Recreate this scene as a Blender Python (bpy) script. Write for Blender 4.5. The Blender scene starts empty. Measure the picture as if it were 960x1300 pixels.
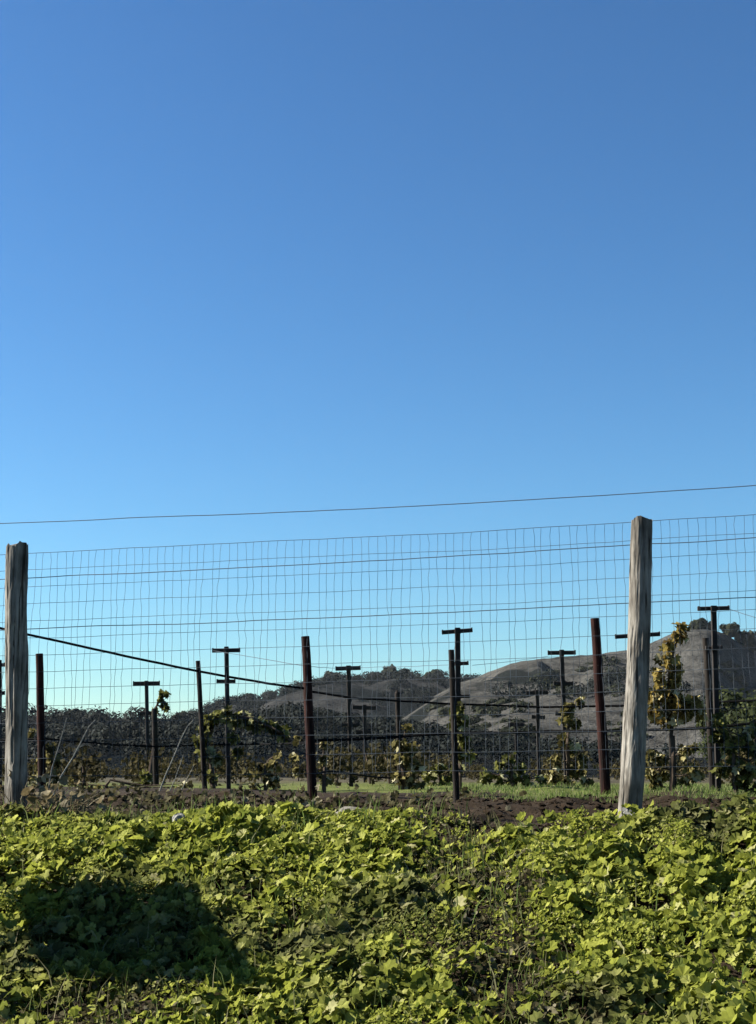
import bpy, math, random
import numpy as np
from mathutils import Vector, noise

R = math.radians
rng = random.Random(7)
scene = bpy.context.scene
COL = scene.collection

# ------------------------------------------------------------------ camera
F_PX, CX, CY, HOR = 1900.0, 480.0, 650.0, 985.0
EYE = Vector((0, 0, 1.3))
PITCH = math.atan((HOR - CY) / F_PX)
FW = Vector((0, math.cos(PITCH), math.sin(PITCH)))
UP = Vector((0, -math.sin(PITCH), math.cos(PITCH)))


def ray(px, py):
    return FW + Vector((1, 0, 0)) * ((px - CX) / F_PX) + UP * ((CY - py) / F_PX)


def P(px, py, Y):
    """point in the world that lies on the plane y = Y"""
    d = ray(px, py)
    return EYE + d * (Y / d.y)


def ppm(Y):
    return F_PX / (Y * math.cos(PITCH))      # rough photo pixels per metre


cam_d = bpy.data.cameras.new('camera')
cam_d.sensor_fit = 'HORIZONTAL'
cam_d.sensor_width = 36
cam_d.lens = F_PX / 960 * 36
cam_d.clip_start = 0.05
cam_d.clip_end = 9000
cam = bpy.data.objects.new('camera', cam_d)
COL.objects.link(cam)
cam.location = EYE
cam.rotation_euler = (R(90) + PITCH, 0, 0)
scene.camera = cam

# ------------------------------------------------------------------ light
SUN_EL = R(35)
SUN_AZ = R(-80)                      # measured from +Y (view direction) towards +X
SUNV = Vector((math.sin(SUN_AZ) * math.cos(SUN_EL), math.cos(SUN_AZ) * math.cos(SUN_EL), math.sin(SUN_EL)))
sd = bpy.data.lights.new('sun', 'SUN')
sd.energy = 5.0
sd.angle = R(0.53)
sd.color = (1.0, 0.93, 0.80)
sun = bpy.data.objects.new('sun', sd)
COL.objects.link(sun)
sun.rotation_euler = (-SUNV).to_track_quat('-Z', 'Y').to_euler()
sun.location = (-20, 10, 20)

world = bpy.data.worlds.new('World')
scene.world = world
world.use_nodes = True
wn = world.node_tree.nodes
sky = wn.new('ShaderNodeTexSky')
sky.sky_type = 'NISHITA'
sky.sun_disc = False
sky.sun_elevation = SUN_EL
sky.sun_rotation = SUN_AZ
sky.altitude = 200
sky.air_density = 1.2
sky.dust_density = 0.0
sky.ozone_density = 8.0
bg = wn['Background']
bg.inputs['Strength'].default_value = 0.05
gam = wn.new('ShaderNodeGamma')
gam.inputs['Gamma'].default_value = 1.3
world.node_tree.links.new(sky.outputs[0], gam.inputs['Color'])
scl = wn.new('ShaderNodeVectorMath')
scl.operation = 'MULTIPLY'
scl.inputs[1].default_value = (0.455, 0.508, 0.462)
world.node_tree.links.new(gam.outputs[0], scl.inputs[0])
world.node_tree.links.new(scl.outputs[0], bg.inputs['Color'])

vs = scene.view_settings
vs.view_transform = 'Standard'
vs.look = 'None'
vs.exposure = 1.95
vs.gamma = 1.0
vs.use_curve_mapping = False
scene.cycles.max_bounces = 5
scene.cycles.transparent_max_bounces = 6

# ------------------------------------------------------------------ helpers


class MB:
    def __init__(self):
        self.v, self.f = [], []

    def poly(self, pts):
        n = len(self.v)
        self.v += [tuple(p) for p in pts]
        self.f.append(tuple(range(n, n + len(pts))))

    def raw(self, v, f):
        n = len(self.v)
        self.v += [tuple(p) for p in v]
        self.f += [tuple(i + n for i in q) for q in f]

    def tube(self, pts, rad, sides=6, caps=True):
        """tube along pts, rad = number or list"""
        pts = [Vector(p) for p in pts]
        if not isinstance(rad, (list, tuple)):
            rad = [rad] * len(pts)
        n0 = len(self.v)
        up0 = None
        for i, p in enumerate(pts):
            a = pts[max(i - 1, 0)]
            b = pts[min(i + 1, len(pts) - 1)]
            t = (b - a).normalized()
            if up0 is None:
                up0 = Vector((1, 0, 0)) if abs(t.x) < 0.8 else Vector((0, 0, 1))
            s = t.cross(up0).normalized()
            u = s.cross(t).normalized()
            up0 = u
            for k in range(sides):
                an = 2 * math.pi * k / sides
                self.v.append(tuple(p + (s * math.cos(an) + u * math.sin(an)) * rad[i]))
        for i in range(len(pts) - 1):
            for k in range(sides):
                k2 = (k + 1) % sides
                a = n0 + i * sides
                self.f.append((a + k, a + k2, a + sides + k2, a + sides + k))
        if caps:
            self.f.append(tuple(n0 + k for k in reversed(range(sides))))
            e = n0 + (len(pts) - 1) * sides
            self.f.append(tuple(e + k for k in range(sides)))

    def bar(self, a, b, w, h, up=Vector((0, 0, 1)), bev=0.15):
        """bar of bevelled rectangular section"""
        a, b = Vector(a), Vector(b)
        t = (b - a).normalized()
        s = t.cross(up).normalized()
        u = s.cross(t).normalized()
        c = min(w, h) * bev
        sec = [(-w / 2 + c, -h / 2), (w / 2 - c, -h / 2), (w / 2, -h / 2 + c), (w / 2, h / 2 - c),
               (w / 2 - c, h / 2), (-w / 2 + c, h / 2), (-w / 2, h / 2 - c), (-w / 2, -h / 2 + c)]
        n = len(self.v)
        for p in (a, b):
            for x, y in sec:
                self.v.append(tuple(p + s * x + u * y))
        for k in range(8):
            k2 = (k + 1) % 8
            self.f.append((n + k, n + k2, n + 8 + k2, n + 8 + k))
        self.f.append(tuple(n + k for k in reversed(range(8))))
        self.f.append(tuple(n + 8 + k for k in range(8)))

    def build(self, name, m, parent=None, smooth=False, origin=None):
        me = bpy.data.meshes.new(name)
        v = self.v
        if origin is not None:
            o = Vector(origin)
            v = [(p[0] - o.x, p[1] - o.y, p[2] - o.z) for p in v]
        me.from_pydata(v, [], self.f)
        me.materials.append(m)
        if smooth:
            me.polygons.foreach_set('use_smooth', [True] * len(me.polygons))
        me.update()
        ob = bpy.data.objects.new(name, me)
        COL.objects.link(ob)
        if parent is not None:
            ob.parent = parent
        elif origin is not None:
            ob.location = origin
        return ob


def tag(o, label=None, cat=None, group=None, kind=None):
    if label:
        o['label'] = label
    if cat:
        o['category'] = cat
    if group:
        o['group'] = group
    if kind:
        o['kind'] = kind
    return o


def empty(name, loc, label, cat, group=None):
    o = bpy.data.objects.new(name, None)
    o.empty_display_size = 0.1
    COL.objects.link(o)
    o.location = loc
    return tag(o, label, cat, group)


def fbm(x, y, z=0.0, oc=4):
    return noise.fractal(Vector((x, y, z)), 1.0, 2.0, oc)


def sstep(a, b, x):
    t = min(1, max(0, (x - a) / (b - a)))
    return t * t * (3 - 2 * t)

# ------------------------------------------------------------------ materials


def mat(name):
    m = bpy.data.materials.new(name)
    m.use_nodes = True
    return m, m.node_tree.nodes, m.node_tree.links, m.node_tree.nodes['Principled BSDF']


def ramp(nd, stops, interp='LINEAR'):
    r = nd.new('ShaderNodeValToRGB')
    r.color_ramp.interpolation = interp
    el = r.color_ramp.elements
    while len(el) < len(stops):
        el.new(0.5)
    for e, (p, c) in zip(el, stops):
        e.position = p
        e.color = (*c, 1)
    return r


def noise_node(nd, lk, scale, detail=5, rough=0.6, vec=None, dist=0.0):
    n = nd.new('ShaderNodeTexNoise')
    n.inputs['Scale'].default_value = scale
    n.inputs['Detail'].default_value = detail
    n.inputs['Roughness'].default_value = rough
    n.inputs['Distortion'].default_value = dist
    if vec is not None:
        lk.new(vec, n.inputs['Vector'])
    return n


def coords(nd, lk, scale=(1, 1, 1)):
    g = nd.new('ShaderNodeTexCoord')
    mp = nd.new('ShaderNodeMapping')
    mp.inputs['Scale'].default_value = scale
    lk.new(g.outputs['Object'], mp.inputs['Vector'])
    return mp.outputs[0]


def bump(nd, lk, bs, h, strength, dist):
    b = nd.new('ShaderNodeBump')
    b.inputs['Strength'].default_value = strength
    b.inputs['Distance'].default_value = dist
    lk.new(h, b.inputs['Height'])
    lk.new(b.outputs[0], bs.inputs['Normal'])


def leaf_mat(name, stops, trans=0.45, rough=0.75, patch=None, spec=0.06):
    """each leaf (mesh island) takes its own colour; thin leaves let light through"""
    m, nd, lk, bs = mat(name)
    g = nd.new('ShaderNodeNewGeometry')
    r = ramp(nd, stops)
    lk.new(g.outputs['Random Per Island'], r.inputs[0])
    colr = r.outputs[0]
    vec = coords(nd, lk)
    if patch:
        n = noise_node(nd, lk, patch[0], 4, 0.6, vec)
        r2 = ramp(nd, [(patch[1], (0, 0, 0)), (patch[2], (1, 1, 1))])
        lk.new(n.outputs['Fac'], r2.inputs[0])
        mx = nd.new('ShaderNodeMix')
        mx.data_type = 'RGBA'
        lk.new(r2.outputs[0], mx.inputs['Factor'])
        lk.new(colr, mx.inputs['A'])
        r3 = ramp(nd, patch[3])
        lk.new(g.outputs['Random Per Island'], r3.inputs[0])
        lk.new(r3.outputs[0], mx.inputs['B'])
        colr = mx.outputs['Result']
    n2 = noise_node(nd, lk, 60, 3, 0.6, vec)
    mv = nd.new('ShaderNodeMix')
    mv.data_type = 'RGBA'
    mv.blend_type = 'MULTIPLY'
    mv.inputs['Factor'].default_value = 0.55
    lk.new(colr, mv.inputs['A'])
    r4 = ramp(nd, [(0.3, (0.55, 0.55, 0.5)), (0.7, (1.15, 1.15, 1.1))])
    lk.new(n2.outputs['Fac'], r4.inputs[0])
    lk.new(r4.outputs[0], mv.inputs['B'])
    colr = mv.outputs['Result']
    lk.new(colr, bs.inputs['Base Color'])
    bs.inputs['Roughness'].default_value = rough
    bs.inputs['Specular IOR Level'].default_value = spec
    tr = nd.new('ShaderNodeBsdfTranslucent')
    lk.new(colr, tr.inputs['Color'])
    ms = nd.new('ShaderNodeMixShader')
    ms.inputs[0].default_value = trans
    lk.new(bs.outputs[0], ms.inputs[1])
    lk.new(tr.outputs[0], ms.inputs[2])
    lk.new(ms.outputs[0], nd['Material Output'].inputs['Surface'])
    return m


M = {}
M['weed'] = leaf_mat('weed_leaf', [(0.0, (0.07, 0.092, 0.018)), (0.3, (0.15, 0.172, 0.026)), (0.7, (0.235, 0.255, 0.044)),
                                   (0.93, (0.31, 0.33, 0.085)), (1.0, (0.33, 0.32, 0.17))], 0.5, 0.75,
                     (0.9, 0.53, 0.66, [(0, (0.048, 0.054, 0.02)), (0.6, (0.09, 0.098, 0.034)), (1, (0.18, 0.175, 0.09))]))
M['grass'] = leaf_mat('grass_blade', [(0.0, (0.05832, 0.0972, 0.0216)), (0.6, (0.1102, 0.1555, 0.0432)), (1.0, (0.1944, 0.1814, 0.108))], 0.45)
M['drygrass'] = leaf_mat('dry_blade', [(0.0, (0.088, 0.066, 0.033)), (0.6, (0.165, 0.1375, 0.0825)), (1.0, (0.275, 0.2475, 0.187))], 0.3)
M['vine_gold'] = leaf_mat('golden_vine_leaf', [(0.0, (0.055, 0.036, 0.012)), (0.4, (0.16, 0.118, 0.03)), (0.78, (0.31, 0.245, 0.08)),
                                               (1.0, (0.55, 0.5, 0.32))], 0.45)  # cream top stop paints sunlit highlights into some leaves
M['vine_green'] = leaf_mat('green_vine_leaf', [(0.0, (0.018, 0.02, 0.007)), (0.45, (0.065, 0.07, 0.017)), (0.8, (0.18, 0.18, 0.05)),
                                               (1.0, (0.45, 0.44, 0.28))], 0.42)  # palest leaves: sun glints put into the colour
M['vine_brown'] = leaf_mat('brown_vine_leaf', [(0.0, (0.022, 0.02, 0.009)), (0.45, (0.08, 0.07, 0.024)), (0.8, (0.2, 0.175, 0.065)),
                                               (1.0, (0.5, 0.47, 0.33))], 0.4)  # bright end of the ramp stands in for leaves catching sun
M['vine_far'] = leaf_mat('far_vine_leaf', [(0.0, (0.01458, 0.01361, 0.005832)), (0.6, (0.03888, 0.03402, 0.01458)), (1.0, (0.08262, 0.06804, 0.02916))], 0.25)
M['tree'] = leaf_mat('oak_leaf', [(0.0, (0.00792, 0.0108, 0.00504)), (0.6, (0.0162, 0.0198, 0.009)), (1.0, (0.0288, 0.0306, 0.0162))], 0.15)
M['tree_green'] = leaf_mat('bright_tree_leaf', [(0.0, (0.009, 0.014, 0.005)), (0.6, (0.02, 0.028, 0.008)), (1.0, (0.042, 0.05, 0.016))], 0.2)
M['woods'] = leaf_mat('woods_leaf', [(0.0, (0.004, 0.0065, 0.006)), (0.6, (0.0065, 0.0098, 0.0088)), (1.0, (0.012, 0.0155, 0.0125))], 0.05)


def wood_mat(name, c0, c1, c2, scale=(22, 22, 1.6)):
    m, nd, lk, bs = mat(name)
    v = coords(nd, lk, scale)
    n = noise_node(nd, lk, 1.6, 8, 0.65, v, 0.4)
    r = ramp(nd, [(0.28, c0), (0.5, c1), (0.75, c2)])
    lk.new(n.outputs['Fac'], r.inputs[0])
    vc = coords(nd, lk, (scale[0] * 2.6, scale[1] * 2.6, scale[2] * 0.9))
    nc = noise_node(nd, lk, 1.0, 3, 0.5, vc, 0.8)
    rc = ramp(nd, [(0.36, (0.22, 0.2, 0.18)), (0.44, (1, 1, 1))])
    lk.new(nc.outputs['Fac'], rc.inputs[0])
    mc = nd.new('ShaderNodeMix')
    mc.data_type = 'RGBA'
    mc.blend_type = 'MULTIPLY'
    mc.inputs['Factor'].default_value = 1
    lk.new(r.outputs[0], mc.inputs['A'])
    lk.new(rc.outputs[0], mc.inputs['B'])
    v2 = coords(nd, lk, (5, 5, 3))
    n2 = noise_node(nd, lk, 1.2, 4, 0.6, v2)
    r2 = ramp(nd, [(0.36, (0.42, 0.4, 0.38)), (0.6, (1, 1, 1))])
    lk.new(n2.outputs['Fac'], r2.inputs[0])
    mx = nd.new('ShaderNodeMix')
    mx.data_type = 'RGBA'
    mx.blend_type = 'MULTIPLY'
    mx.inputs['Factor'].default_value = 1
    lk.new(mc.outputs['Result'], mx.inputs['A'])
    lk.new(r2.outputs[0], mx.inputs['B'])
    lk.new(mx.outputs['Result'], bs.inputs['Base Color'])
    bs.inputs['Roughness'].default_value = 0.9
    bs.inputs['Specular IOR Level'].default_value = 0.15
    bump(nd, lk, bs, n.outputs['Fac'], 0.5, 0.008)
    return m


M['post'] = wood_mat('weathered_post_wood', (0.05097, 0.04465, 0.0378), (0.1699, 0.1608, 0.145), (0.2718, 0.262, 0.2394))
M['red'] = wood_mat('red_brown_post', (0.008512, 0.002918, 0.002432), (0.02067, 0.00535, 0.003891), (0.03405, 0.009728, 0.00681), (8, 8, 3))
M['stem'] = wood_mat('vine_stem', (0.03, 0.022, 0.016), (0.075, 0.055, 0.04), (0.14, 0.11, 0.08), (30, 30, 6))
M['stake'] = wood_mat('dark_stake', (0.0072, 0.00576, 0.00504), (0.0162, 0.01296, 0.0108), (0.0288, 0.0234, 0.0198), (12, 12, 3))


def plain(name, c, rough, metal=0.0, var=0.3, scale=20, spec=0.3):
    m, nd, lk, bs = mat(name)
    n = noise_node(nd, lk, scale, 5, 0.6, coords(nd, lk))
    r = ramp(nd, [(0.3, tuple(x * (1 - var) for x in c)), (0.7, tuple(x * (1 + var) for x in c))])
    lk.new(n.outputs['Fac'], r.inputs[0])
    lk.new(r.outputs[0], bs.inputs['Base Color'])
    bs.inputs['Roughness'].default_value = rough
    bs.inputs['Metallic'].default_value = metal
    bs.inputs['Specular IOR Level'].default_value = spec
    return m


M['steel'] = plain('rusty_dark_steel', (0.009, 0.006, 0.005), 0.75, 0.0, 0.6, 35)
M['wire'] = plain('fence_wire', (0.03, 0.042, 0.058), 0.8, 0.0, 0.25, 12)
M['hose'] = plain('black_hose', (0.004, 0.004, 0.0045), 0.9, 0, 0.2, 20, 0.05)
M['galv'] = plain('galvanised_steel', (0.294, 0.301, 0.308), 0.45, 0.6, 0.15, 14)
M['signw'] = plain('sign_paint', (0.7, 0.7, 0.68), 0.5, 0, 0.06, 6)
M['straw'] = plain('pale_straw', (0.2, 0.195, 0.17), 0.9, 0, 0.15, 8)
M['stone'] = plain('pale_stone', (0.1037, 0.0972, 0.08208), 0.9, 0, 0.3, 30)
M['scrap'] = plain('pale_scrap', (0.13, 0.13, 0.12), 0.7, 0, 0.12, 20)
M['soil_clod'] = plain('soil_clod', (0.014, 0.0095, 0.006), 0.95, 0, 0.5, 14, 0.05)

# terrain material: asphalt verge, bank soil, ploughed strip, vineyard grass, far field
m, nd, lk, bs = mat('terrain')
v = coords(nd, lk)
sep = nd.new('ShaderNodeSeparateXYZ')
lk.new(v, sep.inputs[0])
nf = noise_node(nd, lk, 9, 8, 0.7, v)
nb = noise_node(nd, lk, 0.9, 5, 0.6, v)
soil = ramp(nd, [(0.3, (0.006, 0.004, 0.0022)), (0.5, (0.016, 0.0105, 0.006)), (0.72, (0.034, 0.024, 0.015))])
lk.new(nf.outputs['Fac'], soil.inputs[0])
grs = ramp(nd, [(0.3, (0.03, 0.038, 0.01)), (0.55, (0.07, 0.085, 0.018)), (0.75, (0.11, 0.105, 0.045))])
lk.new(nf.outputs['Fac'], grs.inputs[0])
ad = nd.new('ShaderNodeMath')
ad.operation = 'MULTIPLY_ADD'
lk.new(nb.outputs['Fac'], ad.inputs[0])
ad.inputs[1].default_value = 1.6
cl = nd.new('ShaderNodeMapRange')
cl.inputs['From Min'].default_value = -3.0
cl.inputs['From Max'].default_value = 1.0
cl.inputs['To Min'].default_value = -7.0
cl.inputs['To Max'].default_value = -0.2
lk.new(sep.outputs['X'], cl.inputs['Value'])
ad0 = nd.new('ShaderNodeMath')
lk.new(cl.outputs[0], ad0.inputs[0])
lk.new(sep.outputs['Y'], ad0.inputs[1])
lk.new(ad0.outputs[0], ad.inputs[2])
mr = nd.new('ShaderNodeMapRange')
mr.inputs['From Min'].default_value = 11.0
mr.inputs['From Max'].default_value = 11.5
lk.new(ad.outputs[0], mr.inputs['Value'])
mx = nd.new('ShaderNodeMix')
mx.data_type = 'RGBA'
lk.new(mr.outputs[0], mx.inputs['Factor'])
lk.new(soil.outputs[0], mx.inputs['A'])
lk.new(grs.outputs[0], mx.inputs['B'])
far = ramp(nd, [(0.3, (0.025, 0.022, 0.013)), (0.7, (0.055, 0.047, 0.028))])
lk.new(nb.outputs['Fac'], far.inputs[0])
mr2 = nd.new('ShaderNodeMapRange')
mr2.inputs['From Min'].default_value = 18
mr2.inputs['From Max'].default_value = 30
lk.new(sep.outputs['Y'], mr2.inputs['Value'])
mx2 = nd.new('ShaderNodeMix')
mx2.data_type = 'RGBA'
lk.new(mr2.outputs[0], mx2.inputs['Factor'])
lk.new(mx.outputs['Result'], mx2.inputs['A'])
lk.new(far.outputs[0], mx2.inputs['B'])
lk.new(mx2.outputs['Result'], bs.inputs['Base Color'])
bs.inputs['Roughness'].default_value = 0.95
bs.inputs['Specular IOR Level'].default_value = 0.1
bump(nd, lk, bs, nf.outputs['Fac'], 0.7, 0.04)
M['terrain'] = m

m, nd, lk, bs = mat('asphalt')
v = coords(nd, lk)
n = noise_node(nd, lk, 60, 6, 0.7, v)
r = ramp(nd, [(0.3, (0.035, 0.035, 0.036)), (0.7, (0.07, 0.07, 0.068))])
lk.new(n.outputs['Fac'], r.inputs[0])
lk.new(r.outputs[0], bs.inputs['Base Color'])
bs.inputs['Roughness'].default_value = 0.9
bump(nd, lk, bs, n.outputs['Fac'], 0.4, 0.01)
M['asphalt'] = m
M['paint'] = plain('road_paint', (0.75, 0.75, 0.72), 0.7, 0, 0.1, 25)


def hill_mat(name, grass, scrub, lo, hi, sc=0.02):
    m, nd, lk, bs = mat(name)
    v = coords(nd, lk)
    n = noise_node(nd, lk, sc, 7, 0.62, v, 0.6)
    n2 = noise_node(nd, lk, sc * 9, 6, 0.65, v)
    n3 = noise_node(nd, lk, sc * 45, 5, 0.7, v)
    mxn = nd.new('ShaderNodeMath')
    mxn.operation = 'MULTIPLY_ADD'
    lk.new(n3.outputs['Fac'], mxn.inputs[0])
    mxn.inputs[1].default_value = 0.7
    sb_ = nd.new('ShaderNodeMath')
    sb_.operation = 'SUBTRACT'
    lk.new(n2.outputs['Fac'], sb_.inputs[0])
    sb_.inputs[1].default_value = 0.35
    lk.new(sb_.outputs[0], mxn.inputs[2])
    g = ramp(nd, [(0.3, tuple(x * 0.45 for x in grass)), (0.5, grass), (0.7, tuple(x * 1.5 for x in grass))])
    lk.new(mxn.outputs[0], g.inputs[0])
    s = ramp(nd, [(0.3, tuple(x * 0.6 for x in scrub)), (0.7, tuple(x * 1.3 for x in scrub))])
    lk.new(n2.outputs['Fac'], s.inputs[0])
    k = ramp(nd, [(lo, (0, 0, 0)), (hi, (1, 1, 1))])
    lk.new(n.outputs['Fac'], k.inputs[0])
    mx = nd.new('ShaderNodeMix')
    mx.data_type = 'RGBA'
    lk.new(k.outputs[0], mx.inputs['Factor'])
    lk.new(g.outputs[0], mx.inputs['A'])
    lk.new(s.outputs[0], mx.inputs['B'])
    lk.new(mx.outputs['Result'], bs.inputs['Base Color'])
    bs.inputs['Roughness'].default_value = 1.0
    bs.inputs['Specular IOR Level'].default_value = 0.0
    bump(nd, lk, bs, mxn.outputs[0], 0.8, 2.5)
    return m


M['hill_grass'] = hill_mat('dry_grass_hill', (0.047, 0.0465, 0.044), (0.010, 0.012, 0.012), 0.53, 0.58, 0.016)
M['hill_mixed'] = hill_mat('scrubby_hill', (0.0265, 0.027, 0.0275), (0.006, 0.0078, 0.009), 0.43, 0.49, 0.02)
M['hill_dark'] = hill_mat('wooded_hill', (0.016, 0.0172, 0.01747), (0.00576, 0.007912, 0.009984), 0.40, 0.5, 0.03)

# ------------------------------------------------------------------ ground
FA, FB = 8.82, -0.253                # fence line: y = FA + FB x


def fence_y(x):
    return FA + FB * x


def ground_z(x, y):
    vv = y - fence_y(max(-9, min(9, x)))
    if y < 4.0:
        return 0.0
    vv_toe = -3.35
    t = (vv - vv_toe) / (-0.25 - vv_toe)
    if t <= 0:
        base = 0.0
    elif t < 1:
        base = 1.03 * (t + 0.05 * math.sin(t * math.pi))
    else:
        base = 1.03 + 0.14 * sstep(0.5, 2.4, vv)
    if t > 0 and y < 40:
        k = sstep(0, 0.2, t)
        base += k * 0.05 * fbm(x * 1.1, y * 1.1, 3.3)
        if vv > -0.1:
            dirt = sstep(-0.1, 0.3, vv) * (1 - sstep(1.7, 2.3, vv))
            base += dirt * (0.05 * fbm(x * 3, y * 3, 8) + 0.02 * fbm(x * 11, y * 11, 5))
            base += dirt * 0.05 * math.exp(-((vv - 0.7) / 0.35) ** 2)
        base *= 1
    if y > 40:
        base = 1.17
    return base


def axis(parts):
    out = []
    for a, b, s in parts:
        n = max(1, int(round((b - a) / s)))
        out += [a + (b - a) * i / n for i in range(n)]
    out.append(parts[-1][1])
    return out


xs = axis([(-2500, -300, 400), (-300, -40, 40), (-40, -8, 4), (-8, -4, 0.4), (-4, 4, 0.05), (4, 8, 0.4), (8, 40, 4), (40, 300, 40), (300, 2500, 400)])
ys = axis([(-2500, -100, 400), (-100, -5, 10), (-5, 4, 1), (4, 12, 0.05), (12, 40, 0.6), (40, 200, 10), (200, 3000, 300)])
mb = MB()
mb.v = [(x, y, ground_z(x, y)) for y in ys for x in xs]
nx = len(xs)
mb.f = [(j * nx + i, j * nx + i + 1, (j + 1) * nx + i + 1, (j + 1) * nx + i) for j in range(len(ys) - 1) for i in range(nx - 1)]
tag(mb.build('ground', M['terrain'], smooth=True), kind='structure')
mb = MB()
mb.poly([(-300, -4.5, 0.004), (300, -4.5, 0.004), (300, 3.4, 0.004), (-300, 3.4, 0.004)])
tag(mb.build('road', M['asphalt']), kind='structure')
mb = MB()
mb.poly([(-300, 2.9, 0.008), (300, 2.9, 0.008), (300, 3.02, 0.008), (-300, 3.02, 0.008)])
tag(mb.build('road_edge_line', M['paint']), kind='structure')


def on_ground(px, py):
    d = ray(px, py)
    t = 4.0
    while t < 60:
        p = EYE + d * t
        if p.z <= ground_z(p.x, p.y):
            return p
        t += 0.01
    return EYE + d * 60

# ------------------------------------------------------------------ hills


def interp(pts, x):
    if x <= pts[0][0]:
        return pts[0][1]
    for (x0, y0), (x1, y1) in zip(pts, pts[1:]):
        if x <= x1:
            t = (x - x0) / (x1 - x0)
            return y0 + (y1 - y0) * t
    return pts[-1][1]


HILLS = {}


def hill(name, D, outline, front, back, m, seed, rough=1.0, ridge_noise=0.4, step=4, spur=None):
    z0 = 0.9
    spur = spur or []
    x0, x1 = outline[0][0], outline[-1][0]
    cols = []
    px = x0
    while px <= x1:
        py = sum(interp(outline, px + k) for k in (-6, -3, 0, 3, 6)) / 5
        p = P(px, py, D)
        cols.append((p.x, p.z + ridge_noise * fbm(px * 0.06, seed, 0, 4)))
        px += step
    NF, NB = 60, 14

    def height(x, zr, w):
        sp = 0.0
        if spur:
            for (sx, kx, amp, wl, wr, w0, w1) in spur:
                cx_ = sx + kx * w
                q = x - cx_
                g = math.exp(-(q / (wl if q < 0 else wr)) ** 2)
                sp += amp * g * sstep(0.0, w0, w) * (1 - sstep(w0, w1, w))
        y = D - front * w if w >= 0 else D - back * w
        a = abs(w)
        prof = (1 - a) ** 1.15 * (1 + 0.35 * math.sin(a * math.pi))
        h = z0 + (zr - z0) * min(prof, 1.0 if w < 0.02 else 0.995)
        k = sstep(0.01, 0.18, a) * (1 - sstep(0.75, 1.0, a))
        h += sp
        h += rough * k * (zr - z0) * 0.16 * (fbm(x * 0.02, y * 0.009, seed, 5) + 0.6 * noise.ridged_multi_fractal(Vector((x * 0.012, y * 0.006, seed)), 1, 2, 4, 1, 2) - 0.8)
        if 0.0 < w < 0.9:
            qx = CX + F_PX * x / y * math.cos(PITCH)
            qy = sum(interp(outline, qx + k2) for k2 in (-6, -3, 0, 3, 6)) / 5
            h = min(h, P(qx, qy + 2 + 6 * w, y).z)      # knolls stay below the crest line
        return x, y, h - (1 - sstep(0, 0.05, 1 - a)) * 2
    mb = MB()
    ws = [1 - i / NF for i in range(NF + 1)] + [-(i + 1) / NB for i in range(NB)]
    for w in ws:
        for x, zr in cols:
            mb.v.append(height(x, zr, w))
    n = len(cols)
    for j in range(len(ws) - 1):
        for i in range(n - 1):
            mb.f.append((j * n + i, j * n + i + 1, (j + 1) * n + i + 1, (j + 1) * n + i))
    o = mb.build(name, m, smooth=True)
    tag(o, kind='structure')
    HILLS[name] = mb
    return o


hill('wooded_far_hill', 560, [(0, 985), (150, 945), (220, 922), (260, 905), (285, 894), (310, 889), (345, 885), (380, 874), (400, 868), (430, 863), (470, 861),
                           (500, 858), (530, 858), (560, 860), (590, 863), (640, 862), (760, 880), (900, 930), (1000, 985)], 300, 200, M['hill_mixed'], 3.1, 1.7, 0.8)
hill('dry_grass_hill', 430, [(400, 985), (480, 930), (540, 890), (570, 873), (590, 865), (615, 856), (640, 845), (670, 838), (700, 835), (740, 832), (780, 828),
                             (810, 822), (830, 815), (850, 806), (870, 800), (890, 797), (905, 799), (925, 808), (945, 821), (960, 830), (1010, 850), (1100, 880), (1250, 930), (1350, 985)],
     260, 200, M['hill_grass'], 9.7, 1.35, 0.3, 3,
     spur=[(106, -66, -16, 8, 34, 0.1, 0.85), (70, -20, -5, 5, 18, 0.2, 0.6), (47, -10, -6, 3, 14, 0.2, 0.5), (20, 15, -4, 4, 16, 0.2, 0.6)])
hill('low_left_hill', 330, [(-500, 940), (-300, 910), (-100, 900), (0, 905), (50, 910), (100, 908), (130, 909), (160, 912), (200, 912), (250, 914), (300, 922),
                            (360, 930), (450, 950), (550, 975), (600, 985)], 180, 150, M['hill_dark'], 5.5, 0.7, 0.4)
hill('near_wooded_slope', 210, [(-300, 950), (-100, 935), (60, 930), (180, 935), (280, 930), (330, 915), (365, 908), (395, 907), (430, 918), (490, 926), (560, 935), (640, 948),
                                (760, 955), (900, 960), (1100, 960), (1300, 985)], 110, 100, M['hill_dark'], 12.2, 0.8, 0.3)

# ------------------------------------------------------------------ trees


def leaf_quad(mb, c, s, r, ax=None):
    """small bent leaf clump: four-cornered, random direction"""
    n = Vector((r.gauss(0, 1), r.gauss(0, 1), r.gauss(0, 1) + 0.5))
    if ax is not None:
        n = n * 0.38 + Vector(ax) * 1.2
    n.normalize()
    a = n.orthogonal().normalized()
    b = n.cross(a)
    t = r.random() * 6.28
    a, b = a * math.cos(t) + b * math.sin(t), b * math.cos(t) - a * math.sin(t)
    c = Vector(c)
    mb.poly([c - a * s, c + b * s * 0.55 + n * s * 0.15, c + a * s * 0.9, c - b * s * 0.6 - n * s * 0.1])


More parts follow.
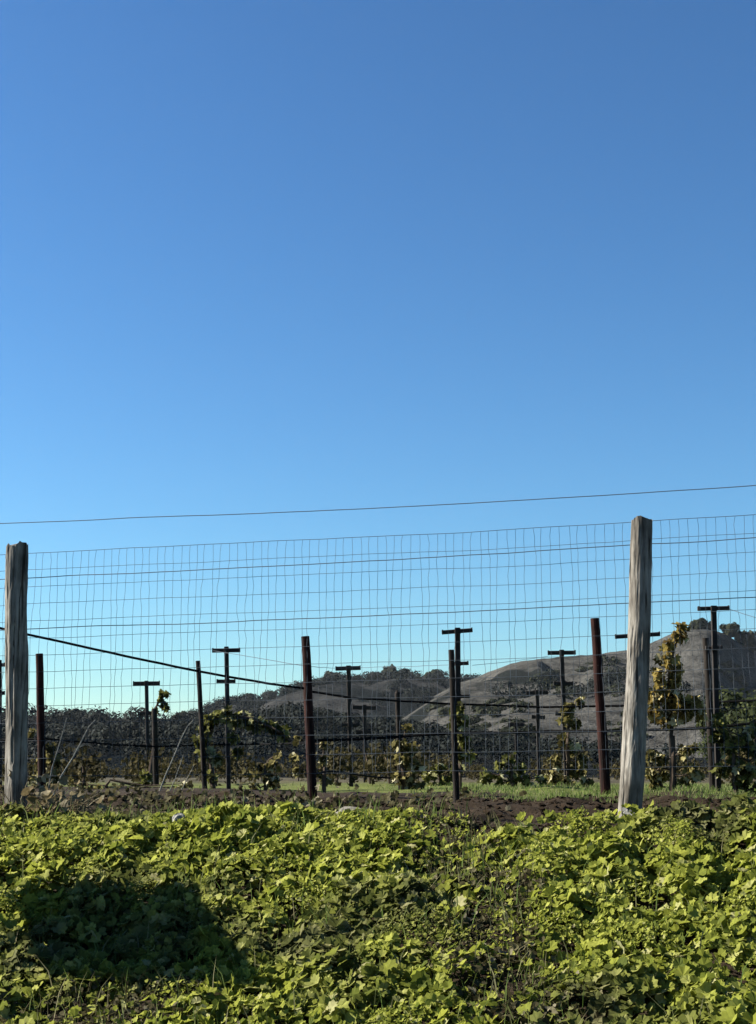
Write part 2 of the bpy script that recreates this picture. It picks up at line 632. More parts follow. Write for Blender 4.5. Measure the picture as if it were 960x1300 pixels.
def crown_mesh(mb, base, w, h, n_clumps, n_leaves, leaf, r):
    """uneven crown of leaf clumps round several limb ends"""
    for k in range(n_clumps):
        an, rr = r.random() * 6.28, math.sqrt(r.random()) * w * 0.38
        zz = h * (0.3 + 0.6 * r.random() * (1 - (rr / w) ** 2))
        cc = Vector(base) + Vector((rr * math.cos(an), rr * math.sin(an), zz))
        cr = w * r.uniform(0.12, 0.24)
        for i in range(n_leaves):
            d = Vector((r.gauss(0, 1), r.gauss(0, 1), r.gauss(0, 0.75))).normalized() * cr * (r.random() ** 0.4)
            leaf_quad(mb, cc + d, leaf * r.uniform(0.6, 1.3), r, d.normalized() + Vector((rr * math.cos(an), rr * math.sin(an), zz - h * 0.5)).normalized() * 0.5)


def make_tree(name, w, h, label, m, group, seed, clumps=11, nl=60, leaf=None):
    r = random.Random(seed)
    t = empty(name, (0, 0, 0), label, 'tree', group)
    tr = MB()
    tr.tube([(0, 0, -0.5), (0.02 * h, 0, h * 0.2), (0.0, 0.02 * h, h * 0.5)], [h * 0.05, h * 0.035, h * 0.02], 7)
    for k in range(4):
        an = k * 1.57 + r.random()
        tr.tube([(0.01 * h, 0, h * 0.25), (w * 0.18 * math.cos(an), w * 0.18 * math.sin(an), h * 0.5),
                 (w * 0.3 * math.cos(an), w * 0.3 * math.sin(an), h * 0.68)], [h * 0.024, h * 0.016, h * 0.006], 5)
    tr.build('trunk', M['stem'], t)
    cb = MB()
    crown_mesh(cb, (0, 0, 0), w, h, clumps, nl, leaf or w * 0.07, r)
    cb.build('crown', m, t)
    return t


def dup(root, loc, rotz, sc=1.0, label=None, group=None):
    r = root.copy()
    COL.objects.link(r)
    r.location = loc
    r.rotation_euler = (0, 0, rotz)
    r.scale = (sc, sc, sc)
    if label:
        r['label'] = label
    if group:
        r['group'] = group
    for ch in root.children:
        c = ch.copy()
        COL.objects.link(c)
        c.parent = r
    return r


def hill_top(px, D, outline_y):
    return P(px, outline_y, D)


RG = 'oaks along the ridge'
ridge = [  # px, py of foot, distance, width m, height m, label
    (890, 799, 429, 6.4, 3.0, 'flat-topped dark tree on the bare peak of the right hill'),
    (928, 811, 428, 6.5, 4.4, 'dark tree on the right hill just below its peak beside the tallest trellis post'),
    (946, 821, 428, 6.5, 4.8, 'rounded dark tree low on the right-hand skirt of the peak'),
    (960, 831, 428, 6.5, 5.0, 'dark tree on the right hill at the right edge of the photo'),
    (551, 864, 560, 7.0, 3.8, 'lone dark oak standing apart on the ridge left of the double trellis post'),
    (515, 861, 561, 6.2, 3.4, 'dark oak in the ridge clump above the pointed stake, right one of the pair'),
    (497, 861, 561, 7.0, 4.2, 'dark oak in the ridge clump above the pointed stake, left one of the pair'),
    (476, 863, 562, 5.6, 2.4, 'low dark tree on the ridge just right of the middle trellis post'),
    (454, 866, 562, 5.0, 2.2, 'low dark tree on the ridge directly behind the middle trellis post'),
    (419, 870, 562, 7.6, 5.0, 'wide dark oak on the ridge right of the middle red-brown post'),
    (372, 881, 562, 7.0, 2.8, 'dark oak on the ridge just left of the middle red-brown post'),
    (345, 889, 562, 6.5, 3.0, 'dark oak on the ridge where the black cable meets the skyline'),
    (318, 892, 562, 6.5, 3.4, 'leftmost dark oak on the descending ridge right of the twin-arm post'),
    (232, 914, 332, 4.2, 1.6, 'small round tree on the low left skyline beside the slim leaning stake'),
    (95, 910, 332, 5.2, 1.1, 'low tree swelling on the far left skyline right of the left red-brown post'),
]
for i, (px, py, D, w, h, lab) in enumerate(ridge):
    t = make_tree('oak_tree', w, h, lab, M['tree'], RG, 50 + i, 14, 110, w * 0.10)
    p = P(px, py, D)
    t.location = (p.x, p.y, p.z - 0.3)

# lit green trees at the right, nearer than the hill
gt = [(962, 78, 878, 5.6, 'tall green tree behind the vines at the right edge of the photo'),
      (925, 84, 893, 4.4, 'shorter green tree behind the tallest trellis post, left of the tall green one'),
      (1005, 88, 880, 5.5, 'green tree just past the right edge of the photo')]
for i, (px, D, py, w, lab) in enumerate(gt):
    top = P(px, py, D)
    h = top.z - 1.1
    t = make_tree('green_tree', w, h / 0.93, lab, M['tree_green'], None, 90 + i, 26, 240, w * 0.026)
    t.location = (top.x, D, 1.1)

# scattered shrubs and trees on the slopes, each standing on the slope under it


def surf_z(name, x, y):
    mb = HILLS[name]
    best, bz = 1e9, 0
    arr = mb.np
    d = (arr[:, 0] - x) ** 2 + (arr[:, 1] - y) ** 2
    return arr[int(np.argmin(d)), 2]


for k in HILLS:
    HILLS[k].np = np.array(HILLS[k].v)

r = random.Random(4)
wd = MB()
cnt = 0
for name, D, front, n, xr in (('near_wooded_slope', 210, 110, 420, (-40, 26)), ('low_left_hill', 330, 180, 240, (-110, 0)), ('wooded_far_hill', 560, 300, 520, (-85, 40)), ('dry_grass_hill', 430, 260, 170, (-10, 125))):
    for i in range(n):
        x = r.uniform(*xr)
        w = (0.25 if name == 'low_left_hill' else 0.05 if name == 'wooded_far_hill' else 0.16) + r.random() ** 1.2 * 0.6
        if name == 'dry_grass_hill' and (fbm(x * 0.03, w * 5, 7.0) < 0.1 or w < 0.3):
            continue
        if name == 'wooded_far_hill' and fbm(x * 0.03, w * 5, 2.0) < -0.05:
            continue
        y = D - front * w
        z = surf_z(name, x, y)
        s = r.uniform(1.2, 2.3) * (1 if D < 300 else 1.7 if D < 400 else 1.7)
        for q in range(170):
            d = Vector((r.gauss(0, 1), r.gauss(0, 1), r.gauss(0, 1))).normalized() * (r.random() ** 0.2) * (1 + 0.25 * fbm(x, y, q * 0.31))
            leaf_quad(wd, (x + d.x * s * 0.7, y + d.y * s * 0.7, z + (0.45 + d.z * 0.5) * s * 0.9), s * 0.10 * r.uniform(0.6, 1.3), r, d.normalized())
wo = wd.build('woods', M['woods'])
tag(wo, 'dark massed woods covering the lower hillsides', 'woods', kind='stuff')

# shrubs dotting the bare hill, dark against the dry grass
r = random.Random(12)
sb = MB()
for (px, py, sz, n) in [(770, 850, 10, 6), (690, 862, 7, 5), (760, 845, 6, 4), (700, 872, 7, 6), (620, 905, 12, 10), (600, 925, 12, 10), (650, 900, 9, 7), (660, 930, 14, 12),
                        (780, 880, 7, 4), (720, 880, 6, 5), (800, 930, 14, 10), (560, 905, 10, 8), (740, 850, 5, 3), (780, 842, 6, 4), (935, 850, 14, 10), (950, 865, 12, 12), (920, 850, 8, 6)]:
    for i in range(n * 2):
        qx, qy = px + r.gauss(0, sz), py + r.gauss(0, sz * 0.5)
        d = ray(qx, qy)
        hit = None
        arr = HILLS['dry_grass_hill'].np
        for Y in range(180, 430, 6):
            p = EYE + d * (Y / d.y)
            if p.z <= surf_z('dry_grass_hill', p.x, p.y):
                hit = p
                break
        if hit is None:
            continue
        s = r.uniform(0.9, 1.9)
        for q in range(40):
            dd = Vector((r.gauss(0, 1), r.gauss(0, 1), r.gauss(0, 1))).normalized() * (r.random() ** 0.4)
            leaf_quad(sb, (hit.x + dd.x * s, hit.y + dd.y * s, hit.z + (0.3 + dd.z * 0.4) * s), s * 0.3 * r.uniform(0.6, 1.3), r, dd.normalized())
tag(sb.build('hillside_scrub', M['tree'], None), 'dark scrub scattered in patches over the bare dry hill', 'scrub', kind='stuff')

# ------------------------------------------------------------------ fence


def wood_post(name, pts, label, group, cap_tilt=0.02, seed=1, Y=None):
    """pts: list of (x, y, z, r) from bottom to top; uneven round timber with drying cracks"""
    r = random.Random(seed)
    SIDES = 56
    levels = 70
    mb = MB()
    z0, z1 = pts[0][2], pts[-1][2]
    ph = [r.random() * 6.28 for _ in range(4)]
    cracks = [(r.random() * 6.28, r.uniform(0.1, 0.8), r.uniform(0.15, 0.4)) for _ in range(9)]
    for j in range(levels + 1):
        t = j / levels
        z = z0 + (z1 - z0) * t
        for a, b in zip(pts, pts[1:]):
            if a[2] <= z <= b[2] + 1e-6:
                q = (z - a[2]) / (b[2] - a[2])
                cx, cy, rad = (a[i] + (b[i] - a[i]) * q for i in (0, 1, 3))
                break
        for k in range(SIDES):
            an = 2 * math.pi * k / SIDES
            rr = rad * (1 + 0.05 * math.sin(2 * an + ph[0] + z * 1.4) + 0.03 * math.sin(5 * an + ph[1]) + 0.09 * fbm(math.cos(an) * 1.5, math.sin(an) * 1.5, z * 3 + seed, 4) + 0.05 * fbm(math.cos(an) * 6, math.sin(an) * 6, z * 5 + seed, 3))
            for ca, ct, cl in cracks:
                da = abs((an - ca - 0.2 * math.sin(z * 3) + math.pi) % (2 * math.pi) - math.pi)
                if da < 0.12 and abs(t - ct) < cl:
                    rr -= rad * 0.10 * (1 - da / 0.12)
            zz = z
            if j == levels:
                zz = z + cap_tilt * rad * math.cos(an) * 4 + rad * 0.35 * fbm(math.cos(an) * 2, math.sin(an) * 2, seed + 0.5, 3)
            mb.v.append((cx + rr * math.cos(an), cy + rr * math.sin(an), zz))
    for j in range(levels):
        for k in range(SIDES):
            k2 = (k + 1) % SIDES
            mb.f.append((j * SIDES + k, j * SIDES + k2, (j + 1) * SIDES + k2, (j + 1) * SIDES + k))
    mb.f.append(tuple(levels * SIDES + k for k in range(SIDES)))
    mb.f.append(tuple(reversed(range(SIDES))))
    base = Vector((pts[0][0], pts[0][1], pts[0][2]))
    o = mb.build(name, M['post'], smooth=False, origin=base)
    return tag(o, label, 'fence post', group)


FG = 'wooden posts of the wire fence'


def post_from_px(edges, Y, z_low, extra=0.25):
    out = []
    for xl, xr, py in edges:
        a, b = P(xl, py, Y), P(xr, py, Y)
        out.append(((a.x + b.x) / 2, Y, a.z, (b.x - a.x) / 2))
    out.sort(key=lambda q: q[2])
    b = out[0]
    out.insert(0, (b[0], b[1], b[2] - extra, b[3]))
    return out


YL, YR = 9.40, 8.42
wood_post('fence_post', post_from_px([(8, 35.5, 692), (6, 35, 760), (6.5, 36, 830), (7, 36, 900), (7, 35, 980), (6, 35, 1036)], YL, 0.9),
          'upright weathered wooden fence post at the left edge with dry brush at its foot', FG, 0.03, 3)
wood_post('fence_post', post_from_px([(802, 829, 660), (799, 828, 720), (798, 827, 790), (795, 825, 850), (791.5, 822, 920), (788, 818, 985), (785, 813, 1040)], YR, 0.9),
          'weathered wooden fence post leaning right, with a sunlit side, right of the brown soil', FG, -0.02, 8)
# neighbours outside the frame that carry the wires on
for x, sd_, lab in ((-6.15, 21, 'tall wooden fence post beyond the left edge carrying the upper wire'), (5.25, 22, 'tall wooden fence post beyond the right edge carrying the upper wire')):
    y = fence_y(x)
    wood_post('fence_post', [(x, y, 0.75, 0.07), (x + 0.02, y, 1.8, 0.068), (x, y, 3.3, 0.066)], lab, FG, 0.02, sd_)

# welded wire mesh behind the posts: rows 0.108 m apart, uprights 0.0508 m apart
pA, pB = P(60, 700, fence_y(-2.0) + 0.09), P(900, 657, fence_y(1.85) + 0.09)


def top_z(x):
    t = (x - pA.x) / (pB.x - pA.x)
    span = (x + 2.28) / 3.75
    sag = 0.012 * math.sin(max(0, min(1, span)) * math.pi)
    return pA.z + (pB.z - pA.z) * t - sag


def mesh_pt(x, d):
    w = 0.006 * fbm(x * 1.7, d * 3, 4.0) + 0.012 * fbm(x * 0.5, d * 1.2, 9)
    return Vector((x, fence_y(x) + 0.085 + 0.02 * fbm(x * 0.8, d * 2, 1.0), top_z(x) - d + w))


mesh = MB()
ROWS = [i * 0.108 for i in range(14)]
for i, d in enumerate(ROWS):
    x = -6.1
    pts = []
    while x <= 5.25:
        pts.append(mesh_pt(x, d))
        x += 0.12
    mesh.tube(pts, 0.0013 if i else 0.0017, 4)
x = -6.1
while x <= 5.2:
    xx = x + rng.gauss(0, 0.003)
    pts = []
    dx = 0
    for i in range(14):
        pts.append(mesh_pt(xx + dx, ROWS[i]) + Vector((0, 0.002, 0)))
        dx += rng.gauss(0, 0.0035)
        if i < 13:
            pts.append(mesh_pt(xx + dx, (ROWS[i] + ROWS[i + 1]) / 2) + Vector((rng.gauss(0, 0.002), 0.002, 0)))
    mesh.tube(pts, 0.00105, 4)
    x += 0.0508
tag(mesh.build('wire_mesh', M['wire']), 'welded wire mesh stretched between the wooden fence posts', 'fence mesh')


def fence_wire(off, rad, label, kinks=0.006, seed=0.0):
    mb = MB()
    pts = []
    x = -6.15
    while x <= 5.26:
        pts.append(Vector((x, fence_y(x) + 0.075, top_z(x) - off(x) + kinks * fbm(x * 1.5, seed, 2.2))))
        x += 0.1
    mb.tube(pts, rad, 5)
    return tag(mb.build('fence_wire', M['wire']), label, 'wire', 'strands of fence wire')


fence_wire(lambda x: 0.150 - 0.006 * x, 0.0026, 'strand of wire across the mesh a hand below its top edge')
fence_wire(lambda x: 0.480 - 0.003 * x, 0.0026, 'strand of wire across the mesh about a quarter of the way down', seed=5.0)
mb = MB()
pts = []
ov = [(-1500, 760), (-700, 712), (-300, 685), (0, 667), (180, 660), (320, 655), (480, 648), (600, 642), (800, 630), (960, 620), (1200, 602), (1700, 562)]
for i in range(0, 110):
    x = -6.15 + 11.4 * i / 109
    y = fence_y(x)
    px = CX + x / y * F_PX * 1.0
    d = P(px, interp(ov, px), y)
    pts.append(Vector((x, y - 0.08, d.z + 0.004 * fbm(x * 1.2, 3, 0))))
mb.tube(pts, 0.0026, 5)
tag(mb.build('fence_wire', M['wire']), 'single wire strung in the open sky above the fence', 'wire', 'strands of fence wire')

# ------------------------------------------------------------------ vineyard posts


def gz(p):
    return ground_z(p.x, p.y)


def trellis(Y, post, w, arms, label, lean_y=0.0):
    """post = (top px, top py, foot px); arms = [(x0, x1, y0, y1)] in photo pixels at this distance"""
    tx, ty, bx = post
    top = P(tx, ty, Y)
    foot = P(bx, HOR, Y)
    foot.z = gz(foot)
    t = empty('trellis_post', foot, label, 'trellis post', 'steel trellis posts with cross arms')
    s = 1 / ppm(Y)
    pm = MB()
    # steel section: web and a flange
    a, b = Vector((0, 0, -0.3)), top - foot
    pm.bar(a, b, w * s, w * s * 0.7, Vector((0, 1, 0)))
    pm.bar(a + Vector((0, w * s * 0.36, 0)), b + Vector((0, w * s * 0.36, -0.01)), w * s * 0.35, w * s * 0.5, Vector((0, 1, 0)))
    pm.build('post', M['steel'], t)
    for (x0, x1, y0, y1) in arms:
        am = MB()
        q0, q1 = P(x0, y0, Y - 0.02), P(x1, y1, Y - 0.02)
        ah = 5.2 * s if len(arms) and (x1 - x0) > 24 else 4.6 * s
        am.bar(q0 - foot, q1 - foot, 0.03, ah)
        # hooks turned up at the ends for the wires
        for q, sg in ((q0, 1), (q1, -1)):
            dq = (q1 - q0).normalized() * sg * 0.006
            am.bar(q - foot + dq + Vector((0, 0.0, ah * 0.35)), q - foot + dq + Vector((0, 0, ah * 0.62)), 0.034, 0.01, Vector((1, 0, 0)))
        mid = P(tx + (bx - tx) * (y0 - ty) / (HOR - ty), (y0 + y1) / 2, Y - 0.03)
        am.bar(mid - foot + Vector((0, -0.012, -ah * 0.65)), mid - foot + Vector((0, -0.012, ah * 0.65)), w * s * 1.1, 0.016, Vector((0, 1, 0)))
        am.build('cross_arm', M['steel'], t)
    return t


trellis(10.9, (906, 770, 911), 7.0, [(886, 926, 773, 772), (896, 917, 823, 822)], 'tallest trellis post, its top arm standing above the peak of the right hill')
trellis(12.3, (581, 797, 582), 7.0, [(561, 600, 803, 800), (571, 595, 843, 842), (577, 597, 884, 884)], 'trellis post with three arms close behind a slim stake, wrapped by a green vine')
trellis(14.4, (287.5, 821, 292), 5.6, [(269.5, 305, 826, 825.5), (275, 299, 865, 865)], 'trellis post with two clear arms against the sky where the black cable crosses it')
trellis(14.6, (713, 825, 720), 5.6, [(695.5, 731, 829, 828.5), (703, 728, 868, 868), (705, 719, 906, 907)], 'trellis post in front of the bare hill left of the right red-brown post')
trellis(16.6, (442.5, 845, 447), 5.6, [(426, 458, 849, 848), (434, 457, 920, 920)], 'trellis post just right of the middle red-brown post, its top arm above the ridge')
trellis(19.4, (186, 866, 190), 4.6, [(169, 203, 868, 867.5), (175, 198, 906, 905), (179, 202, 947, 947)], 'trellis post on the left with leaves dangling from its top arm')
trellis(21.5, (682, 878, 685), 4.6, [(668, 696, 880, 879), (675, 692, 910, 911)], 'lower trellis post on the hill left of the post before the bare hill')
trellis(25.0, (463, 895, 464), 4.6, [(448, 478, 898, 899), (452, 471, 929, 929)], 'small far trellis post half hidden beside the middle trellis post')
trellis(33.0, (655, 917, 657), 3.6, [(645, 666, 920, 920)], 'smallest far trellis post low in the dark slope')
trellis(13.0, (809, 804, 812), 5.6, [(781, 838, 808.5, 805)], 'trellis post hidden behind the leaning wooden fence post, only its arm showing')
trellis(15.0, (-1, 838, 2), 6.0, [(-16, 7, 845, 844), (-14, 6, 880, 880)], 'trellis post cut by the left edge of the photo')


def stake(name, Y, top, foot_px, w, m, label, cat, group, pointed=False, sides=14, taper=1.12):
    tp = P(top[0], top[1], Y)
    ft = P(foot_px, HOR, Y)
    ft.z = gz(ft)
    s = 0.5 * w / ppm(Y)
    mb = MB()
    n = 10
    pts, rad = [], []
    for i in range(n + 1):
        t = i / n
        p = (ft - Vector((0, 0, 0.25))).lerp(tp, t)
        p.x += s * 0.15 * fbm(t * 3, Y, 1.1)
        pts.append(p)
        rad.append(s * (taper + (1 - taper) * t) * (1 + 0.06 * fbm(t * 6, Y * 2, 3)))
    if pointed:
        rad[-1] = s * 0.3
        pts.insert(-1, pts[-1] - Vector((0, 0, 0.03)))
        rad.insert(-1, s)
    mb.tube(pts, rad, sides)
    o = mb.build(name, m, origin=ft)
    return tag(o, label, cat, group)


EG = 'red-brown end posts of the vine rows'
stake('end_post', 12.0, (50, 830), 57, 9.5, M['red'], 'leaning red-brown end post just right of the left wooden fence post', 'post', EG)
stake('end_post', 10.9, (387.5, 808), 400, 11.0, M['red'], 'leaning red-brown end post in the middle of the photo', 'post', EG, taper=1.2)
stake('end_post', 10.8, (755, 785), 771, 11.5, M['red'], 'leaning red-brown end post beside the sunlit wooden fence post', 'post', EG, taper=1.2)
SG = 'slim dark stakes among the vines'
stake('vine_stake', 13.2, (251.5, 839), 263, 6.0, M['stake'], 'slim dark stake crossed by the black cable left of the twin-arm trellis post', 'stake', SG)
stake('vine_stake', 13.5, (504.5, 876), 510, 6.5, M['stake'], 'dark stake with a pointed tip on the middle of the hill', 'stake', SG, True)
stake('vine_stake', 9.9, (573, 825), 581, 7.5, M['stake'], 'slim dark stake pressed against the three-armed trellis post', 'stake', SG)
stake('vine_stake', 11.3, (896, 810), 906, 8.5, M['stake'], 'thick dark stake beside the tallest trellis post', 'stake', SG)
stake('vine_stake', 17.0, (196, 900), 200, 7.0, M['stake'], 'dark stake beside the trellis post with dangling leaves', 'stake', SG)
stake('vine_stake', 12.0, (853, 934), 855, 8.0, M['stake'], 'short dark stake beneath the golden vine', 'stake', SG)

# ------------------------------------------------------------------ hoses and trellis wires


def line(name, pts, rad, label, cat, group=None, m='hose', wob=0.004):
    """pts: (px, py, Y)"""
    mb = MB()
    ps = [P(*p) for p in pts]
    out = []
    for a, b in zip(ps, ps[1:]):
        n = max(3, int((b - a).length / 0.12))
        for i in range(n):
            q = a.lerp(b, i / n)
            q.z += wob * fbm(q.x * 2.5, q.y, 7)
            out.append(q)
    out.append(ps[-1])
    mb.tube(out, rad, 6)
    return tag(mb.build(name, M[m]), label, cat, group)


HG = 'black drip hoses along the vines'
line('cable', [(-300, 735, 10.2), (-60, 783, 10.25), (0, 797.5, 10.3), (36, 806, 10.35), (100, 820, 10.4), (160, 833, 10.5), (225, 847, 10.6), (288, 859, 10.7), (340, 868, 10.8), (386, 874, 10.86)],
     0.0095, 'thick black cable sloping down from the left post to the middle red-brown post', 'cable')
line('drip_hose', [(388, 876, 10.95), (420, 882, 11.2), (445, 886, 11.4), (480, 888, 11.7), (508, 890, 12.0), (545, 892, 12.0), (580, 894, 12.1), (640, 896, 12.3), (690, 898, 12.4),
                   (740, 897, 12.4), (800, 896, 12.4), (880, 893, 12.2), (960, 889, 12.0), (1300, 880, 11.5)], 0.0085, 'upper black drip hose from the middle red-brown post across the hill', 'hose', HG)
line('drip_hose', [(392, 940, 11.0), (430, 939.5, 11.1), (470, 938, 11.2), (510, 935, 11.3), (545, 932.5, 11.3), (575, 930.5, 11.3), (640, 930, 11.3), (700, 928.5, 11.3), (762, 928, 11.1), (820, 926.5, 11.2),
                   (860, 926, 11.2), (908, 923.5, 11.1), (935, 920, 11.1), (965, 917, 11.1), (1300, 900, 10.8)], 0.0115, 'thick lower black drip hose carrying the golden vine', 'hose', HG)
line('drip_hose', [(-200, 943, 13.0), (57, 938, 12.2), (150, 946, 13.0), (200, 948, 13.2), (263, 946, 13.4), (330, 945, 13.6), (396, 943, 12.5)], 0.0075,
     'faint black drip hose low in front of the dark woods on the left', 'hose', HG)
line('drip_hose', [(402, 982, 10.95), (415, 979, 11.3), (430, 980, 11.8), (447, 983, 12.6), (480, 987, 13.4), (512, 988, 13.6)], 0.008,
     'short low hose near the ground right of the middle red-brown post', 'hose', HG)
line('trellis_wire', [(270, 826, 14.4), (392, 846, 10.92), (426, 848.5, 16.5), (458, 847.5, 16.5), (520, 846, 14.0), (575, 844, 12.2)], 0.0022, 'thin trellis wire joining the arm tops left of the bare hill', 'wire', None, 'wire')
line('trellis_wire', [(600, 845, 12.3), (640, 841, 12.8), (696, 833, 14.5)], 0.0018, 'thin trellis wire rising from the three-armed post to the next arm', 'wire', None, 'wire')
line('trellis_wire', [(926, 773, 10.9), (960, 784, 10.5), (1200, 860, 9.9)], 0.0022, 'thin wire slanting down from the tallest trellis post arm', 'wire', None, 'wire')

# ------------------------------------------------------------------ vines
GRAPE = [(0, 0), (0.34, -0.16), (0.62, 0.16), (0.42, 0.34), (0.56, 0.72), (0.22, 0.66), (0, 1.06), (-0.24, 0.68), (-0.58, 0.7), (-0.42, 0.32), (-0.6, 0.14), (-0.32, -0.16)]
MALLOW = [(0, 0), (0.3, -0.18), (0.58, 0.02), (0.52, 0.22), (0.66, 0.44), (0.46, 0.56), (0.42, 0.82), (0.16, 0.78), (0, 0.96), (-0.18, 0.78), (-0.44, 0.8), (-0.46, 0.55), (-0.66, 0.42), (-0.52, 0.2), (-0.58, 0.0), (-0.3, -0.18)]
HEART = [(0, 0), (0.28, -0.1), (0.42, 0.16), (0.32, 0.52), (0, 0.95), (-0.3, 0.54), (-0.44, 0.18), (-0.26, -0.1)]


def leaf(mb, c, size, nrm, tip, shape, cup=0.25, r=rng):
    """a lobed leaf: fan of faces round a raised or sunken middle, edges bent"""
    n = nrm.normalized()
    t = (tip - n * tip.dot(n))
    if t.length < 1e-4:
        t = n.orthogonal()
    t.normalize()
    s = t.cross(n)
    i0 = len(mb.v)
    fold = r.uniform(0.0, cup)
    curl = r.uniform(-cup, cup)
    for (x, y) in shape:
        zz = fold * abs(x) * 1.3 - curl * (y - 0.4) ** 2 * 1.4 + r.uniform(-0.06, 0.06)
        mb.v.append(tuple(c + (s * x + t * (y - 0.0) + n * zz) * size))
    mb.v.append(tuple(c + (t * 0.36 - n * 0.04) * size))
    k = len(shape)
    for i in range(k):
        mb.f.append((i0 + i, i0 + (i + 1) % k, i0 + k))


VG = 'young grapevines on the trellis'


def vine(Y, foot_px, clusters, m, label, stem_pts, leaf_px=(7, 14), dens=1.0, seed=1):
    """clusters: (px, py, radius px, leaves)"""
    r = random.Random(seed)
    ft = P(foot_px, HOR, Y)
    ft.z = gz(ft)
    s = 1 / ppm(Y)
    t = empty('grapevine', ft, label, 'vine', VG)
    st = MB()
    pts = [Vector((0, 0, -0.03))] + [P(a, b, Y + r.uniform(-0.06, 0.06)) - ft for a, b in stem_pts]
    k = len(pts)
    fine, rad = [], []
    for i in range(k - 1):
        for q in range(4):
            u = (i + q / 4) / (k - 1)
            p = pts[i].lerp(pts[i + 1], q / 4) + Vector((r.gauss(0, 1), r.gauss(0, 1), 0)) * s * 0.7
            fine.append(p)
            rad.append(s * (2.6 * (1 - u) + 1.0))
    fine.append(pts[-1])
    rad.append(s * 0.9)
    st.tube(fine, rad, 6)
    st.build('trunk', M['stem'], t)
    fo = MB()
    for (px, py, rp, n) in clusters:
        sh = MB()
        c = P(px, py, Y) - ft
        # a cane from the nearest point of the trunk
        near = min(fine, key=lambda p: (p - c).length)
        mid = near.lerp(c, 0.5) + Vector((0, 0, -0.02))
        sh.tube([near, mid, c + Vector((0, 0, rp * s * 0.6))], [s * 1.1, s * 0.9, s * 0.5], 4)
        sh.build('cane', M['stem'], t)
        for i in range(int(n * dens * 2.7)):
            d = Vector((r.gauss(0, 1), r.gauss(0, 1.0), r.gauss(0, 1)))
            d = d.normalized() * rp * s * (r.random() ** 0.5)
            nr = Vector((r.gauss(0, 1), r.gauss(0, 1) - 0.4, r.gauss(0, 0.8) + 0.3))
            tip = Vector((r.gauss(0, 0.6), r.gauss(0, 0.6), -0.8))
            leaf(fo, c + d, r.uniform(*leaf_px) * s * 0.85, nr, tip, GRAPE, 0.5, r)
    fo.build('leaves', m, t)
    return t


vine(10.7, 853, [(866, 795, 6, 5), (862, 806, 9, 9), (851, 818, 7, 5), (848, 838, 11, 12), (858, 848, 9, 8), (838, 853, 9, 7), (855, 862, 9, 9), (842, 878, 14, 14), (830, 886, 9, 7),
                 (858, 888, 13, 14), (866, 903, 15, 18), (845, 908, 15, 18), (828, 905, 8, 8), (884, 893, 9, 8), (890, 905, 6, 5)], M['vine_gold'],
     'tall golden-leaved vine rising beside the sunlit wooden fence post', [(854, 960), (852, 925), (848, 880), (852, 840), (864, 796)], (8, 15), 1.0, 11)
vine(13.3, 272, [(262, 922, 8, 9), (270, 912, 9, 9), (256, 940, 9, 10), (262, 955, 9, 10), (275, 962, 6, 5), (285, 906, 8, 8), (300, 912, 9, 10), (314, 914, 9, 10), (330, 917, 9, 10), (345, 924, 8, 8),
                 (360, 933, 7, 6), (298, 935, 6, 4), (302, 955, 5, 4), (270, 985, 7, 4)], M['vine_green'],
     'dark green vine arching over the twin-arm trellis post', [(268, 975), (262, 935), (280, 908), (320, 912), (350, 926), (375, 945)], (7, 13), 1.3, 12)
vine(13.2, 513, [(518, 922, 6, 5), (507, 945, 8, 8), (520, 950, 8, 8), (510, 965, 9, 9), (525, 972, 9, 9), (508, 988, 9, 8), (522, 993, 9, 9), (515, 1006, 8, 6), (532, 1000, 6, 5)], M['vine_brown'],
     'brownish vine on the stake with the pointed tip', [(512, 980), (510, 950), (516, 922)], (6, 12), 1.1, 13)
vine(12.1, 584, [(578, 905, 6, 8), (584, 898, 6, 7), (588, 912, 7, 9), (577, 918, 6, 7), (583, 926, 6, 7), (590, 940, 6, 6), (586, 955, 7, 6), (596, 958, 5, 4), (582, 975, 6, 4)], M['vine_green'],
     'bright green vine clasping the three-armed trellis post', [(584, 985), (585, 945), (582, 900)], (8, 13), 1.2, 14)
vine(13.9, 722, [(737, 890, 6, 6), (722, 899, 8, 9), (718, 910, 7, 8), (728, 918, 8, 9), (716, 938, 8, 7), (728, 950, 8, 7), (706, 965, 9, 7), (740, 962, 7, 6), (735, 980, 11, 10), (715, 992, 11, 10),
                 (745, 995, 10, 9), (700, 985, 9, 8), (725, 1002, 9, 7)], M['vine_brown'],
     'olive-brown vine on the trellis post left of the right red-brown post', [(722, 985), (720, 945), (724, 905), (735, 888)], (6, 12), 1.1, 15)
vine(10.6, 935, [(912, 915, 7, 7), (914, 935, 8, 8), (926, 950, 10, 10), (942, 938, 9, 9), (956, 950, 10, 10), (934, 972, 11, 11), (952, 980, 12, 12), (916, 978, 9, 9), (970, 965, 12, 10), (940, 992, 10, 8), (965, 1000, 11, 8),
                 (955, 925, 8, 7), (980, 935, 12, 10)], M['vine_green'],
     'bushy olive vine at the right edge behind the tallest trellis post', [(932, 985), (930, 950), (945, 930)], (8, 14), 1.2, 16)
vine(14.0, 338, [(318, 982, 8, 7), (330, 973, 8, 7), (346, 970, 7, 6), (352, 958, 5, 4), (340, 988, 9, 8), (322, 998, 8, 6), (350, 992, 8, 6)], M['vine_brown'],
     'low rusty brown vine left of the middle red-brown post', [(338, 985), (336, 972), (350, 958)], (6, 11), 1.1, 17)
